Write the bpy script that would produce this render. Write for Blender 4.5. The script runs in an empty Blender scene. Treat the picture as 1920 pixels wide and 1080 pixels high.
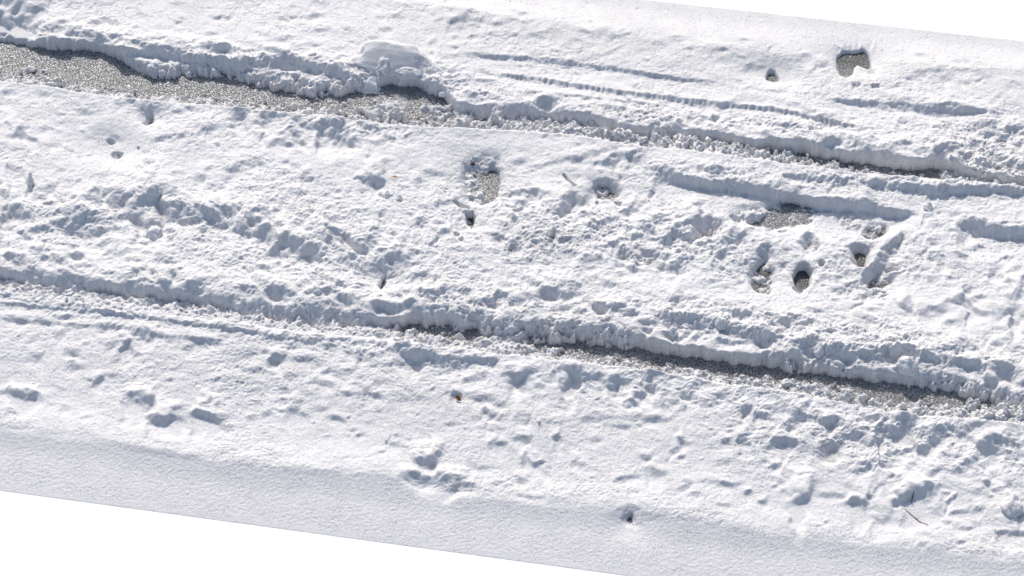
import bpy, math, random
import numpy as np
from mathutils import Vector, Matrix, noise as mnoise

random.seed(7)
S = bpy.context.scene
COL = S.collection

# ------------------------------------------------------------------ camera
PITCH = math.radians(50.0)          # looking down
DIST = 14.0
FPX = DIST * 320.0                  # focal length in photograph pixels (1920 wide)
HS = 0.09                           # usual snow depth over the asphalt
cam_d = bpy.data.cameras.new("camera")
cam = bpy.data.objects.new("camera", cam_d)
COL.objects.link(cam)
S.camera = cam
cam.location = (0, -DIST * math.cos(PITCH), DIST * math.sin(PITCH))
cam.rotation_euler = (math.radians(90) - PITCH, 0, 0)
cam_d.sensor_width = 36.0
cam_d.lens = FPX / 1920.0 * 36.0
cam_d.clip_start = 0.1
cam_d.clip_end = 2000

CP, SP = math.cos(PITCH), math.sin(PITCH)
CY, CZ = -DIST * CP, DIST * SP

def ground(u, v, z=HS):
    """point of the place that the photograph's pixel (u, v) shows at height z"""
    dx = (np.asarray(u, float) - 960.0) / FPX
    dy = -(np.asarray(v, float) - 540.0) / FPX
    ry = CP + dy * SP
    rz = -SP + dy * CP
    t = (z - CZ) / rz
    return dx * t, CY + ry * t

# ------------------------------------------------------------------ noise
def hash2(ix, iy, seed):
    h = (ix.astype(np.int64) * 374761393 + iy.astype(np.int64) * 668265263 + seed * 974634777) & 0xFFFFFFFF
    h = ((h ^ (h >> 13)) * 1274126177) & 0xFFFFFFFF
    h = ((h ^ (h >> 16)) * 2246822519) & 0xFFFFFFFF
    h = h ^ (h >> 15)
    return h.astype(np.float64) / 4294967295.0

def gnoise(x, y, seed=0):
    """gradient noise, about -1..1"""
    ix = np.floor(x); iy = np.floor(y)
    fx = x - ix; fy = y - iy
    ux = fx * fx * fx * (fx * (fx * 6 - 15) + 10)
    uy = fy * fy * fy * (fy * (fy * 6 - 15) + 10)
    def g(ox, oy):
        a = hash2(ix + ox, iy + oy, seed) * 2 * math.pi
        return np.cos(a) * (fx - ox) + np.sin(a) * (fy - oy)
    n0 = g(0, 0) * (1 - ux) + g(1, 0) * ux
    n1 = g(0, 1) * (1 - ux) + g(1, 1) * ux
    return (n0 * (1 - uy) + n1 * uy) * 1.5

def fbm(x, y, octs=3, seed=0, gain=0.5):
    s = np.zeros_like(x); a = 1.0; f = 1.0
    for o in range(octs):
        s += a * gnoise(x * f + 13.7 * o, y * f - 7.1 * o, seed + o * 17)
        a *= gain; f *= 2.03
    return s

def cells(x, y, seed=0):
    """Worley noise: distance to the nearest point and its random value"""
    ix = np.floor(x); iy = np.floor(y)
    best = np.full(x.shape, 9.0); val = np.zeros(x.shape)
    for ox in (-1, 0, 1):
        for oy in (-1, 0, 1):
            cx = ix + ox; cy = iy + oy
            px = cx + hash2(cx, cy, seed); py = cy + hash2(cx, cy, seed + 5)
            d = (x - px) ** 2 + (y - py) ** 2
            m = d < best
            best = np.where(m, d, best)
            val = np.where(m, hash2(cx, cy, seed + 9), val)
    return np.sqrt(best), val

def sstep(x):
    x = np.clip(x, 0, 1)
    return x * x * (3 - 2 * x)

# ------------------------------------------------------------------ sheet of snow, laid out on the ground plane
SLOPE = 0.105
def edge_top(u): return 0.1085 * (u - 1200.0) - 17.0          # far edge of the snowed-over road
def edge_bot(u): return 920.0 + 0.1356 * u - 17.0             # near edge
ucols = np.concatenate([np.linspace(-900, -20, 180, endpoint=False),
                        np.linspace(-20, 1940, 1400, endpoint=False),
                        np.linspace(1940, 2820, 180)])
NR = 800
tt = np.linspace(0, 1, NR)
U = np.repeat(ucols[None, :], NR, 0)
V = edge_top(U) + tt[:, None] * (edge_bot(U) - edge_top(U))
X, Y = ground(U, V)
NC = len(ucols)
dv_row = V[1] - V[0]

def line(pts):
    """polyline (u, v) as a function of u, continuing along the road beyond its ends"""
    a = np.array(pts, float)
    return np.interp(ucols, a[:, 0], a[:, 1] - SLOPE * a[:, 0]) + SLOPE * ucols

def lineval(pts):
    a = np.array(pts, float)
    return np.interp(ucols, a[:, 0], a[:, 1])

def zone(lst):
    z = np.zeros(U.shape)
    for (u, v, ru, rv, a) in lst:
        cu = np.abs(ucols - u) < 2.6 * ru
        if not cu.any(): continue
        j0, j1 = np.where(cu)[0][[0, -1]]
        uu = U[:, j0:j1 + 1] - u; vv = V[:, j0:j1 + 1] - v - SLOPE * uu
        z[:, j0:j1 + 1] += a * np.exp(-(uu / ru) ** 2 - (vv / rv) ** 2)
    return z
# ---- noises shared by everything
n_big = fbm(X * 1.3, Y * 1.6, 3, 3)
n_mid = fbm(X * 6.0, Y * 8.0, 3, 11)
n_lump = fbm(X * 15.0, Y * 18.0, 3, 23, 0.55)
n_fine = fbm(X * 55.0, Y * 65.0, 2, 31)
wx = fbm(X * 9, Y * 9, 2, 71) * 0.05
wy = fbm(X * 9, Y * 9, 2, 73) * 0.05

# ---- broad shape: crowned road, far bank falling to the sun, near bank falling to the viewer
far_l = line([(0, -85), (500, -40), (960, 28), (1200, 58), (1400, 88), (1650, 108), (1920, 128)])
near_l = line([(0, 793), (150, 812), (300, 842), (480, 868), (700, 888), (850, 915), (960, 926), (1180, 955), (1300, 968), (1400, 985), (1600, 1005), (1920, 1042)])
far_w = far_l + 5 * gnoise(ucols / 60, ucols * 0, 4)
near_w = near_l - 7 + 4 * gnoise(ucols / 70, ucols * 0 + 3, 5)
H = np.full(U.shape, HS)
tf = (far_w[None, :] - V) / np.maximum(far_w[None, :] - V[0][None, :], 1)
tn = (V - near_w[None, :]) / np.maximum(V[-1][None, :] - near_w[None, :], 1)

berm = sstep((V - near_w[None, :] + 66) / 62.0) * (1 - sstep((V - near_w[None, :] + 8) / 60.0) * .9)
tnc = np.clip(tn, 0, 1)
H = H - .058 * sstep((V - near_w[None, :] + 380) / 380.0)
H = H - .020 * sstep((far_w[None, :] + 240 - V) / 240.0)
H = H + 0.022 * berm
H = H * (1 - np.clip(tf, 0, 1) ** 1.15)
H = H * (1 - (tnc * .8 + .2 * tnc ** 1.6))
thinner = zone([(212, 268, 70, 35, .05), (278, 213, 40, 22, .03), (905, 340, 85, 58, .045), (880, 410, 50, 30, .03), (1140, 355, 70, 40, .035),
                (1450, 395, 110, 35, .035), (1440, 505, 80, 50, .045), (1640, 510, 70, 40, .04), (1602, 104, 70, 34, .052), (1450, 128, 60, 25, .052),
                (716, 524, 40, 25, .05), (1183, 968, 40, 25, .02), (1600, 415, 70, 30, .03)])
H = H - thinner
smooth_far = sstep(tf * 3.0)
smooth_near = sstep(tn * 8.0)
rough = (1 - smooth_far) * (1 - smooth_near)

# ---- zones where the snow is more or less broken up
broken = zone([(600, 440, 300, 70, .75), (200, 400, 300, 60, .4), (80, 440, 160, 60, .3), (640, 520, 200, 30, .7),
               (1150, 430, 220, 60, .8), (1340, 470, 160, 50, .7), (1650, 500, 130, 40, .6),
               (1200, 215, 260, 22, .9), (1500, 235, 160, 25, .8), (1850, 260, 130, 45, 1.2), (1830, 320, 120, 40, .8),
               (450, 105, 280, 22, .9), (760, 140, 150, 30, 1.0), (1350, 595, 260, 30, 1.1), (1650, 650, 260, 35, 1.2),
               (1700, 820, 250, 50, .7), (1250, 720, 220, 35, .6), (300, 580, 330, 22, .9), (700, 650, 220, 22, .7),
               (620, 235, 160, 25, .8), (1400, 330, 260, 20, .7), (1700, 350, 200, 20, .8), (1850, 430, 90, 40, .3),
               (110, 60, 160, 14, 1.0), (300, 528, 320, 14, .6), (880, 572, 220, 14, .7), (1000, 470, 90, 50, .5), (960, 370, 60, 40, .5)])
broken = np.clip(broken, 0, 1.3)

n_soft = sstep((gnoise(X * 1.7 + 4, Y * 2.3, 151) + .35) / .9)          # patches of smoother and of crusted snow
amp_mid = 0.0062 * (0.45 + 0.8 * broken)
amp_lump = 0.0036 * (0.42 + .5 * n_soft + 1.3 * broken)
H = H + rough * (0.011 * n_big + amp_mid * n_mid + amp_lump * n_lump)
n_ruf = np.abs(fbm(X * 26 + wx * 12, Y * 32 + wy * 12, 3, 161, .6))
H = H - rough * .0054 * (.35 + .7 * n_soft + 1.2 * broken) * n_ruf
ridge = 1 - np.abs(gnoise(X * 9 + wx * 20, Y * 13 + wy * 20, 91)) * 1.6
H = H + rough * 0.0055 * (0.25 + 0.9 * broken) * np.clip(ridge, 0, 1) ** 2
bl_d, bl_v = cells(X * 16 + wx * 9, Y * 20 + wy * 9, 41)
H = H + rough * broken * 0.014 * np.clip(0.62 - bl_d, 0, 1) * (0.2 + 1.5 * (bl_v > .45) * bl_v)

# ------------------------------------------------------------------ dents and humps: the far side of each hollow falls towards the viewer
ps = np.array([-5, -4, -2.6, -1.5, -1, 1, 1.5, 2.8, 4.5, 6])
pv = np.array([0, 0, .25, .42, .45, -.55, -.55, -.33, 0, 0])
tab_s = np.linspace(-6, 7, 1301)
tab_p = np.interp(tab_s, ps, pv)
_k = np.hanning(151); _k /= _k.sum()
tab_p = np.convolve(np.pad(tab_p, 75, mode='edge'), _k, 'valid')

def lowered(u, v):
    """how much lower on the picture the sunken near side shows"""
    x = (v - float(np.interp(u, ucols, near_l)) + 380) / 380
    return 7.5 * float(sstep(x))

def dent(u, v, w, h, rot=6.0, k=0.6, flat=4, prof=None):
    v -= lowered(u, v)
    a = w * 0.5; b = max(h * 0.5, 1.6)
    R = a * 1.5 + b * 6
    cu = np.where(np.abs(ucols - u) < R)[0]
    if len(cu) == 0: return
    j0, j1 = cu[0], cu[-1] + 1
    vt = edge_top(u); f = (v - vt) / (edge_bot(u) - vt)
    dr = int((R + abs(SLOPE) * R) / dv_row[(j0 + j1) // 2]) + 2
    r0 = max(0, int(f * NR) - dr); r1 = min(NR, int(f * NR) + dr)
    if r1 <= r0: return
    sl = (slice(r0, r1), slice(j0, j1))
    du = U[sl] - u + 260 * wx[sl] * min(1, h / 18.0)
    dv = V[sl] - v + 200 * wy[sl] * min(1, h / 18.0)
    c, s = math.cos(math.radians(rot)), math.sin(math.radians(rot))
    t = (du * c + dv * s) / a
    q = (-du * s + dv * c) / b
    D = k * h / 245.0
    P = np.interp(q, tab_s, tab_p)
    G = np.exp(-np.abs(t) ** flat)
    # hollows narrow towards the viewer
    G2 = np.exp(-np.abs(t * (1 + 0.10 * np.clip(q, 0, 4))) ** flat)
    H[sl] += D * P * np.where(q > 0, G2, G)

def scarp(pts, drop, back=60, fwd=70, taper=26, up=0.35, flute=0.0, wob=2.8, seed=0):
    """pts: (u, crest v, foot v) of a bank whose face looks at the viewer"""
    a = np.array(pts, float)
    u0, u1 = a[0, 0], a[-1, 0]
    cu = np.where((ucols > u0 - taper * 2) & (ucols < u1 + taper * 2))[0]
    if len(cu) == 0: return
    j0, j1 = cu[0], cu[-1] + 1
    uu = ucols[j0:j1]
    c = np.interp(uu, a[:, 0], a[:, 1] - SLOPE * a[:, 0]) + SLOPE * uu
    f = np.interp(uu, a[:, 0], a[:, 2] - SLOPE * a[:, 0]) + SLOPE * uu
    c0, f0 = c.copy(), c + np.maximum((f - c) * .8, 3)
    c = c + wob * gnoise(uu / 21, uu * 0 + seed, 61 + seed) + wob * .6 * gnoise(uu / 8, uu * 0 + seed, 63)
    f = f + wob * gnoise(uu / 17, uu * 0 + seed, 67 + seed) + wob * .6 * gnoise(uu / 7, uu * 0 + seed, 68)
    if flute: f = f + flute * (np.abs(np.sin((uu + 9 * gnoise(uu / 40, uu * 0, 8)) * math.pi / 12.5)) ** 3 - .4) * 8 * (0.5 + 1.1 * gnoise(uu / 26, uu * 0, 3))
    f = c + np.maximum((f - c) * .8, 3)
    ends = sstep((uu - (u0 - taper)) / (2 * taper)) * sstep(((u1 + taper) - uu) / (2 * taper))
    v = V[:, j0:j1]
    s = (v - c[None]) / (f - c)[None]
    lo = -(1 - up) * np.exp(-np.maximum(v - f0[None], 0) / fwd)
    hi = up * np.exp(np.minimum(v - c0[None], 0) / back)
    P = hi + (lo - hi) * sstep(s)
    ends = ends * (1 + .08 * gnoise(uu / 45, uu * 0 + seed + 1.5, 77))
    H[:, j0:j1] += drop * (P + .10 * n_lump[:, j0:j1] * ((s > -.3) & (s < 1.2))) * ends[None]

DENTS = """
20 27 120 46 4 .8; 15 30 60 25 4 .3; 148 30 34 9 2 .5; 205 34 34 12 20 .6; 172 43 40 9 0 .45; 60 42 30 9 0 .5; 12 42 26 16 0 .7
100 2 26 8 0 .5; 30 4 60 14 2 .4; 140 60 48 14 8 .55; 185 66 60 12 6 .55; 45 56 34 12 0 .6; 80 66 30 10 0 .5; 300 73 40 9 4 .4; 340 77 60 8 6 .4
280 73 20 5 0 .5; 418 28 34 9 -14 .35; 330 3 30 6 0 .4; 560 70 22 6 0 .4; 605 53 34 10 6 .5; 650 53 28 7 8 .5; 715 30 16 8 0 .4; 722 50 34 9 10 .55
560 86 40 10 5 .5; 500 93 60 12 8 .4; 470 80 40 8 5 .4; 640 90 18 6 0 .5; 530 75 60 10 6 .4
867 34 46 20 -16 .38; 950 37 40 10 0 .3; 812 80 20 12 -10 .5; 1010 60 40 12 6 .3; 905 98 70 10 6 .35; 850 105 60 10 -6 .25; 960 60 30 8 0 .3
1130 62 70 12 4 .35; 1235 75 30 10 0 .4; 1150 92 40 5 -24 .55; 1338 90 40 9 -20 .4; 1385 100 24 5 8 .5; 1268 98 10 4 0 .5; 1100 70 60 14 0 .25; 1030 60 50 10 0 .25
1415 116 32 10 -4 .7; 1540 112 18 12 20 .7; 1430 162 50 6 4 .5; 1470 156 30 8 -4 .4; 1388 150 22 6 10 .4; 1515 152 20 5 8 .5
1720 135 34 12 -10 .45; 1775 137 34 14 -6 .5; 1705 142 12 4 0 .6; 1810 150 34 8 5 .5; 1840 143 26 6 -10 .5; 1750 130 60 14 0 .3; 1805 128 30 8 0 .4; 1905 155 40 10 12 .5; 1870 178 16 8 0 .4
1635 128 20 9 0 .6; 1605 150 24 6 0 .5; 1640 155 16 4 0 .6
1480 192 60 8 8 .6; 1530 205 60 8 10 .5; 1545 225 36 14 8 .7; 1430 222 70 12 8 .55; 1480 238 30 14 10 .7; 1555 262 26 15 20 .9
1690 190 40 14 -6 .45; 1760 202 100 14 4 .5; 1830 206 40 12 4 .5; 1865 210 22 10 0 .5; 1840 228 60 17 2 .6; 1690 225 20 12 0 .6; 1600 218 20 6 0 .5; 1565 215 20 5 4 .5; 1740 265 44 12 0 .5; 1700 270 24 8 -20 .5
1855 243 30 12 -8 .8; 1880 252 26 12 0 .9; 1900 243 30 14 -10 .9; 1910 263 24 12 0 .8; 1828 268 24 12 0 .8; 1772 285 40 18 -10 .8; 1790 300 30 16 20 .7; 1860 283 34 16 20 .6; 1875 300 36 18 40 .8; 1905 310 40 18 10 .8; 1850 310 40 10 0 .5
1030 190 34 12 -10 .5; 1060 185 22 6 0 .5; 1160 205 22 10 0 .7; 1210 212 20 8 10 .5; 1250 218 30 8 10 .5; 1305 215 34 12 -10 .6; 1340 222 20 8 20 .6; 1100 200 28 7 10 .5; 1180 222 20 5 4 .6; 1225 230 30 5 6 .6; 1195 158 24 8 4 .6; 1325 150 30 7 5 .5
1050 172 40 5 30 .4; 1100 182 40 5 14 .4; 870 140 50 12 10 .5; 900 155 40 10 0 .6; 850 148 50 9 10 .6; 820 130 40 10 6 .6; 925 135 60 7 10 .6; 900 178 30 10 0 .6
160 203 52 16 8 .5; 80 175 20 10 0 .5; 225 192 20 8 0 .5; 12 185 26 10 20 .5; 38 245 26 22 -35 .8; 20 172 30 8 4 .5; 290 200 40 12 4 .55; 275 205 20 16 -20 .8; 330 210 22 8 0 .5; 360 205 30 8 10 .5
395 243 34 18 -10 .6; 375 245 16 8 0 .6; 340 253 20 9 0 .6; 450 215 44 22 6 .75; 500 222 26 22 6 .8; 488 255 30 9 6 .5; 430 202 40 9 8 .6; 372 235 20 8 0 .4; 128 275 12 10 -40 .7; 100 268 34 8 -20 .4; 155 243 8 4 0 .6; 120 226 30 8 0 .4
533 222 34 18 40 .8; 575 235 40 18 6 .6; 610 240 38 24 -6 .85; 640 245 34 26 -4 .85; 545 248 24 22 -50 .8; 520 265 40 14 -10 .55; 628 258 10 10 0 .7; 663 263 30 12 0 .7; 735 259 28 7 24 .9; 764 258 12 8 0 .7; 700 240 30 12 10 .7; 680 235 24 10 30 .7; 705 269 30 11 6 .5; 545 270 20 6 0 .4; 650 282 24 6 0 .4
490 306 16 9 0 .5; 552 309 22 8 0 .6; 577 330 20 14 -10 .6; 640 306 34 7 -14 .5; 727 306 24 8 0 .4; 700 337 42 22 0 .75; 784 341 26 13 -30 .7; 630 352 14 10 -30 .3; 515 348 20 5 -20 .4; 620 285 22 6 6 .4; 525 375 24 6 0 .4
440 313 42 17 4 .6; 475 305 44 9 -20 .6; 378 328 24 12 4 .6; 268 308 34 10 -10 .5; 30 317 46 13 10 .5; 115 318 20 8 0 .4; 95 352 20 12 10 .6; 68 365 36 12 20 .6; 55 340 16 16 0 .7; 140 368 26 12 20 .7; 175 370 44 22 -50 .65; 203 355 14 10 -30 .6; 28 365 12 7 0 .5; 35 400 54 22 6 .6; 8 385 20 40 0 .5; 155 395 14 6 0 .5
245 382 80 34 10 .7; 290 365 70 34 10 .7; 270 405 44 26 0 .85; 325 392 60 26 8 .7; 288 425 44 22 -28 1.0; 370 402 70 22 6 .7; 420 405 60 24 8 .7; 345 370 44 8 14 .8; 360 387 30 6 4 1.0; 400 388 18 6 25 .8; 325 443 20 16 20 .8; 380 437 34 16 -30 .6; 445 390 12 12 -40 .7; 470 405 34 24 10 .8; 495 425 44 22 8 .7; 460 425 44 20 10 .6
160 419 86 32 4 .62; 140 410 50 18 4 .4; 75 430 60 9 -14 .8; 20 427 26 10 18 .9; 48 442 30 7 26 1.1; 8 455 22 12 20 .6; 250 450 40 8 20 .4; 150 480 24 9 10 .6; 165 488 16 5 30 .8; 310 487 30 14 20 .65; 235 487 16 6 0 .6; 440 485 34 12 -10 .6; 425 492 30 10 0 .6; 385 508 30 9 10 .5; 95 467 40 6 6 .35; 100 490 60 6 6 .3; 205 480 40 8 0 .35
546 462 108 26 9 .85; 515 456 40 16 6 .5; 590 480 40 16 20 .7; 500 405 20 22 -40 .5; 560 415 40 12 0 .6; 490 440 34 16 -20 .7; 630 443 26 34 -60 .7; 692 455 40 20 -10 .8; 660 470 24 26 -60 .6; 650 487 24 14 20 .8; 700 490 80 18 4 .7; 750 485 50 22 6 .75; 740 503 50 10 4 .6; 620 410 24 8 0 .5; 680 440 30 9 10 .4; 735 442 20 14 -30 .5; 760 452 22 12 -20 .7; 710 472 34 8 6 .7; 770 470 24 8 0 .5; 730 435 30 8 10 .5; 715 400 12 10 0 .7; 718 417 16 8 0 .6; 770 406 20 6 10 .5; 822 415 34 6 26 .6; 777 473 16 6 0 .5; 805 460 20 6 10 .5; 840 440 12 10 30 .5; 827 440 16 18 20 .75
800 520 80 9 8 .9; 755 516 34 9 -10 .7; 760 533 50 6 6 .4; 640 535 34 10 -10 .5; 560 530 60 10 0 .5; 600 548 60 6 0 .5; 505 505 60 8 8 .5; 540 515 50 8 6 .5; 870 545 26 8 0 .4; 930 543 40 16 6 .5; 950 535 20 8 0 .6; 880 520 16 6 0 .4; 990 525 30 10 10 .5; 870 470 40 10 4 .4; 960 515 16 8 0 .4
840 372 40 9 -24 .7; 822 380 12 8 0 .7; 958 353 40 10 0 .7; 990 355 40 12 6 .7; 1010 360 34 16 30 .75; 975 383 18 14 0 .9; 940 398 20 5 -20 .6; 968 408 24 10 -6 .9; 945 422 22 12 -30 .8; 928 440 18 9 -50 1.0; 960 460 36 17 -4 1.0; 925 470 40 8 -10 .5; 1040 437 20 14 -30 .9; 1035 455 10 20 0 .6; 1070 448 20 6 0 .6; 1060 380 60 22 -35 .9; 1090 362 44 14 -25 .8; 1100 372 30 12 -20 .6; 1105 288 100 9 -14 .5; 1040 300 90 7 -12 .55; 1085 298 24 10 0 .5; 1160 290 20 20 60 1.0; 1190 288 24 16 10 1.0; 1200 297 14 10 0 1.0; 1145 297 24 12 -40 .8; 1160 327 10 8 -20 .8; 1222 350 14 14 0 .7; 1185 387 40 16 -22 .8; 1130 417 30 17 -20 .85; 1155 412 20 12 0 .7; 1127 402 30 5 6 .7; 1110 412 20 5 0 1.0; 1238 412 26 14 -16 1.0; 1210 428 24 14 -30 .6; 1205 428 10 6 0 .5
1280 432 70 18 -22 .85; 1250 448 40 16 -16 .9; 1320 410 40 16 -4 1.0; 1300 412 34 26 -10 .6; 1345 412 10 8 20 1.0; 1330 420 40 12 10 .6; 1370 443 44 18 -34 .95; 1392 437 8 10 40 1.2; 1400 430 26 12 0 .6; 1195 452 14 12 0 .8; 1150 457 24 12 0 .6; 1130 465 20 10 0 .5; 1172 474 30 14 10 .9; 1115 485 50 12 6 .7; 1105 495 34 10 8 .6; 1180 498 56 12 6 1.0; 1260 500 40 14 10 1.0; 1278 484 18 16 20 .9; 1250 478 10 12 0 .5; 1210 478 60 8 0 .5; 1290 463 20 10 0 .5; 1350 475 24 8 0 .9; 1365 472 20 4 -4 1.0; 1330 475 16 6 0 .5
1045 547 80 26 2 .75; 1098 560 24 10 -20 .6; 1005 530 28 8 16 .7; 1140 533 26 9 10 .6; 1178 562 16 9 -10 .8; 1270 558 32 14 -20 .7; 1265 565 20 8 0 .4; 1060 575 30 6 -10 .5; 1125 580 24 10 -30 .6; 1175 583 40 16 0 .7; 1190 590 30 8 0 .6; 990 558 24 14 20 .8; 960 560 40 12 10 .5; 1360 570 30 10 20 .6; 1355 582 40 9 20 .6; 1395 580 40 12 10 .5
1520 447 32 16 0 .9; 1435 470 24 20 0 .7; 1470 482 20 9 0 .6; 1462 448 8 4 0 .9; 1475 462 16 6 0 .6; 1530 470 14 5 0 .6; 1580 442 20 7 0 .6; 1600 457 40 6 -6 .5; 1710 450 12 12 40 .9; 1748 453 24 9 4 .95; 1737 467 16 10 20 .95; 1750 477 30 6 0 .5; 1740 405 12 10 30 .7; 1760 420 20 7 0 .6; 1760 485 24 16 -20 .6; 1890 480 22 10 32 1.0; 1870 500 46 15 4 .6; 1860 505 22 10 0 .6; 1900 500 30 8 -20 .5; 1812 540 20 12 -20 .7; 1720 495 8 6 0 .7; 1855 545 0.1 1 0 0
1560 520 34 8 10 .5; 1600 530 30 10 0 .6; 1590 510 30 10 20 .6; 1560 540 60 7 20 .6; 1570 560 20 6 0 .5; 1640 540 30 8 0 .5; 1620 545 12 22 30 .6; 1660 555 16 6 0 .6; 1645 570 30 4 0 .5; 1525 545 24 6 0 .4; 1520 560 20 10 30 .5; 1540 465 0.1 1 0 0
1486 602 84 15 12 .8; 1440 600 30 8 -6 .5; 1520 582 30 9 20 .7; 1540 585 20 6 0 .5; 1520 580 20 8 0 .4; 1702 575 22 18 -20 1.0; 1700 590 40 6 0 .5; 1755 582 60 14 -6 .75; 1808 568 22 20 -30 .8; 1830 561 34 9 -16 .7; 1790 562 44 10 -6 .6; 1840 585 44 11 14 .7; 1890 582 46 12 4 .7; 1905 600 26 10 -10 .8; 1875 595 12 6 0 .6; 1905 560 34 40 0 .5; 1782 607 26 8 6 .7; 1625 600 20 6 0 .4; 1870 620 30 8 0 .3; 1805 637 20 6 0 .7; 1872 643 24 8 0 .8; 1745 640 24 10 0 .5; 1815 655 14 20 -50 .7; 1700 638 20 10 0 .6; 1545 632 40 8 0 .5; 1860 660 24 10 -20 .4
1400 592 60 14 10 .6; 1800 650 40 14 -20 .5
30 595 40 9 6 .7; 80 598 36 7 4 .7; 110 620 26 10 -10 .6; 60 633 40 7 -24 .5; 64 665 26 16 -10 .55; 60 570 30 6 10 .4; 215 608 60 6 4 .7; 250 613 24 8 24 .7; 190 612 30 8 0 .5; 273 624 36 14 10 1.0; 308 630 30 8 10 .6; 370 640 44 14 8 .55; 400 638 26 8 8 .5; 237 647 26 18 10 .9; 205 640 30 10 -10 .6; 255 655 20 8 -20 .5; 160 640 20 5 -14 .5; 120 657 10 7 0 .4; 178 713 30 12 -14 .9; 185 707 20 10 0 .4; 175 735 14 5 -6 .5; 42 741 52 18 6 1.0; 5 733 20 8 6 .8; 118 763 24 8 4 .7; 158 778 24 7 0 .5; 15 768 20 6 0 .4; 105 735 20 5 0 .3; 213 745 16 6 -20 .3
257 750 50 22 10 .75; 240 748 22 14 -30 .5; 278 752 24 16 -20 .7; 310 782 62 20 -10 .9; 292 792 26 18 30 .5; 387 779 50 22 20 .95; 365 772 30 10 0 .4; 420 797 26 10 -10 .8; 390 748 14 10 -30 .8; 402 710 20 6 -14 .7; 503 772 22 9 -20 .6; 515 760 14 6 0 .4; 240 770 20 8 0 .3; 450 660 40 8 10 .3; 350 650 30 9 6 .5; 265 675 16 6 0 .4; 130 685 24 7 0 .4; 250 703 16 8 0 .4; 325 690 20 5 0 .3; 480 655 60 8 6 .5; 515 668 20 12 -20 .7; 440 672 30 7 10 .4; 470 688 50 10 10 .4; 440 765 0.1 1 0 0
520 670 34 14 -24 .75; 575 672 60 12 6 .6; 495 693 40 8 8 .4; 540 700 30 8 10 .5; 572 698 22 8 0 .4; 640 695 46 9 -6 .7; 610 687 30 8 0 .4; 610 716 40 10 8 .5; 530 723 12 9 -30 .6; 690 732 24 14 -10 .45; 710 710 30 10 0 .3; 690 668 20 14 40 .85; 660 660 24 8 40 .6; 700 685 14 4 0 .6; 730 692 30 6 0 .5; 780 697 26 8 0 .6; 728 680 24 6 0 .5; 775 665 60 22 18 .85; 750 655 34 10 4 .5; 795 672 18 20 50 .6; 850 680 68 12 4 1.0; 825 672 34 10 0 .6; 862 700 14 6 0 .8; 880 708 46 9 -8 .8; 905 700 14 8 0 .5; 925 680 22 8 -34 .7; 950 692 40 8 0 .5; 970 708 46 18 -8 .8; 988 725 16 12 0 .7; 960 742 20 8 0 .4; 770 735 40 10 24 .4; 690 640 30 4 0 .4
548 765 40 18 -6 .8; 570 775 24 9 8 .6; 600 762 30 8 10 .6; 635 780 34 10 22 .9; 525 765 12 5 0 .9; 500 772 0.1 1 0 0; 545 780 30 8 0 .3; 660 803 14 5 0 .7; 672 813 16 5 -10 .7; 612 814 26 6 4 .6; 658 800 0.1 1 0 0; 725 822 8 10 0 .5; 742 829 24 8 4 .6; 775 822 26 8 0 .4; 713 843 16 5 0 .7; 545 800 50 6 0 .3; 900 740 60 12 0 .35; 930 750 30 10 10 .5; 912 768 16 9 24 1.0; 920 777 14 12 0 .8; 890 780 24 6 0 .3; 940 780 30 8 -30 .4; 980 780 26 18 -40 .4; 1010 740 24 9 10 .3; 1040 790 30 12 20 .5; 920 800 24 10 30 .5; 850 790 40 6 0 .3; 690 790 30 8 -10 .35
800 862 62 22 -2 .85; 812 858 20 20 10 .5; 860 884 34 8 14 .7; 820 900 120 16 9 .8; 780 893 60 10 8 .5; 865 908 60 12 8 .7; 900 870 60 14 6 .5; 980 822 30 12 10 .9; 945 833 20 9 0 .8; 930 830 24 16 -20 .4; 985 855 20 16 -30 .8; 975 895 24 10 26 .9; 1008 868 18 16 -20 .8; 985 885 34 10 -30 .5; 1048 818 20 14 -10 .8; 1085 863 44 10 14 .6; 1080 855 20 8 0 .5; 1016 793 8 8 0 .9; 1175 892 50 8 -8 .5; 1165 895 30 10 0 .3; 940 905 60 10 6 .4; 1003 930 60 5 4 .4; 890 895 50 10 0 .3
1270 833 12 9 20 1.0; 1267 840 14 9 30 1.0; 1278 823 20 10 -8 1.1; 1265 846 10 6 20 .9; 1280 855 14 6 -14 .9; 1257 857 6 8 0 .6; 1212 854 24 9 4 .9; 1228 884 40 16 10 .85; 1285 900 14 5 6 .8; 1190 780 60 10 0 .4; 1210 768 20 6 0 .3; 1150 795 60 6 10 .3; 1170 797 26 10 10 .5; 1110 793 8 4 0 .6; 1240 782 40 8 -6 .5; 1200 792 10 5 20 .6; 1300 925 40 10 10 .5; 1403 922 18 7 0 .9; 1435 935 20 9 -30 .8; 1370 905 50 8 0 .4; 1360 945 40 7 6 .6; 1400 912 0.1 1 0 0; 1360 860 40 10 0 .4; 1455 868 20 10 -10 .7; 1340 900 60 8 4 .4; 1195 920 40 10 8 .3
1466 831 42 17 12 1.0; 1500 835 40 14 10 .5; 1395 825 24 16 -16 .8; 1365 825 22 9 0 .8; 1435 810 22 8 0 .6; 1455 868 26 8 0 .5; 1485 780 0.1 1 0 0; 1370 825 0.1 1 0 0
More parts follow.
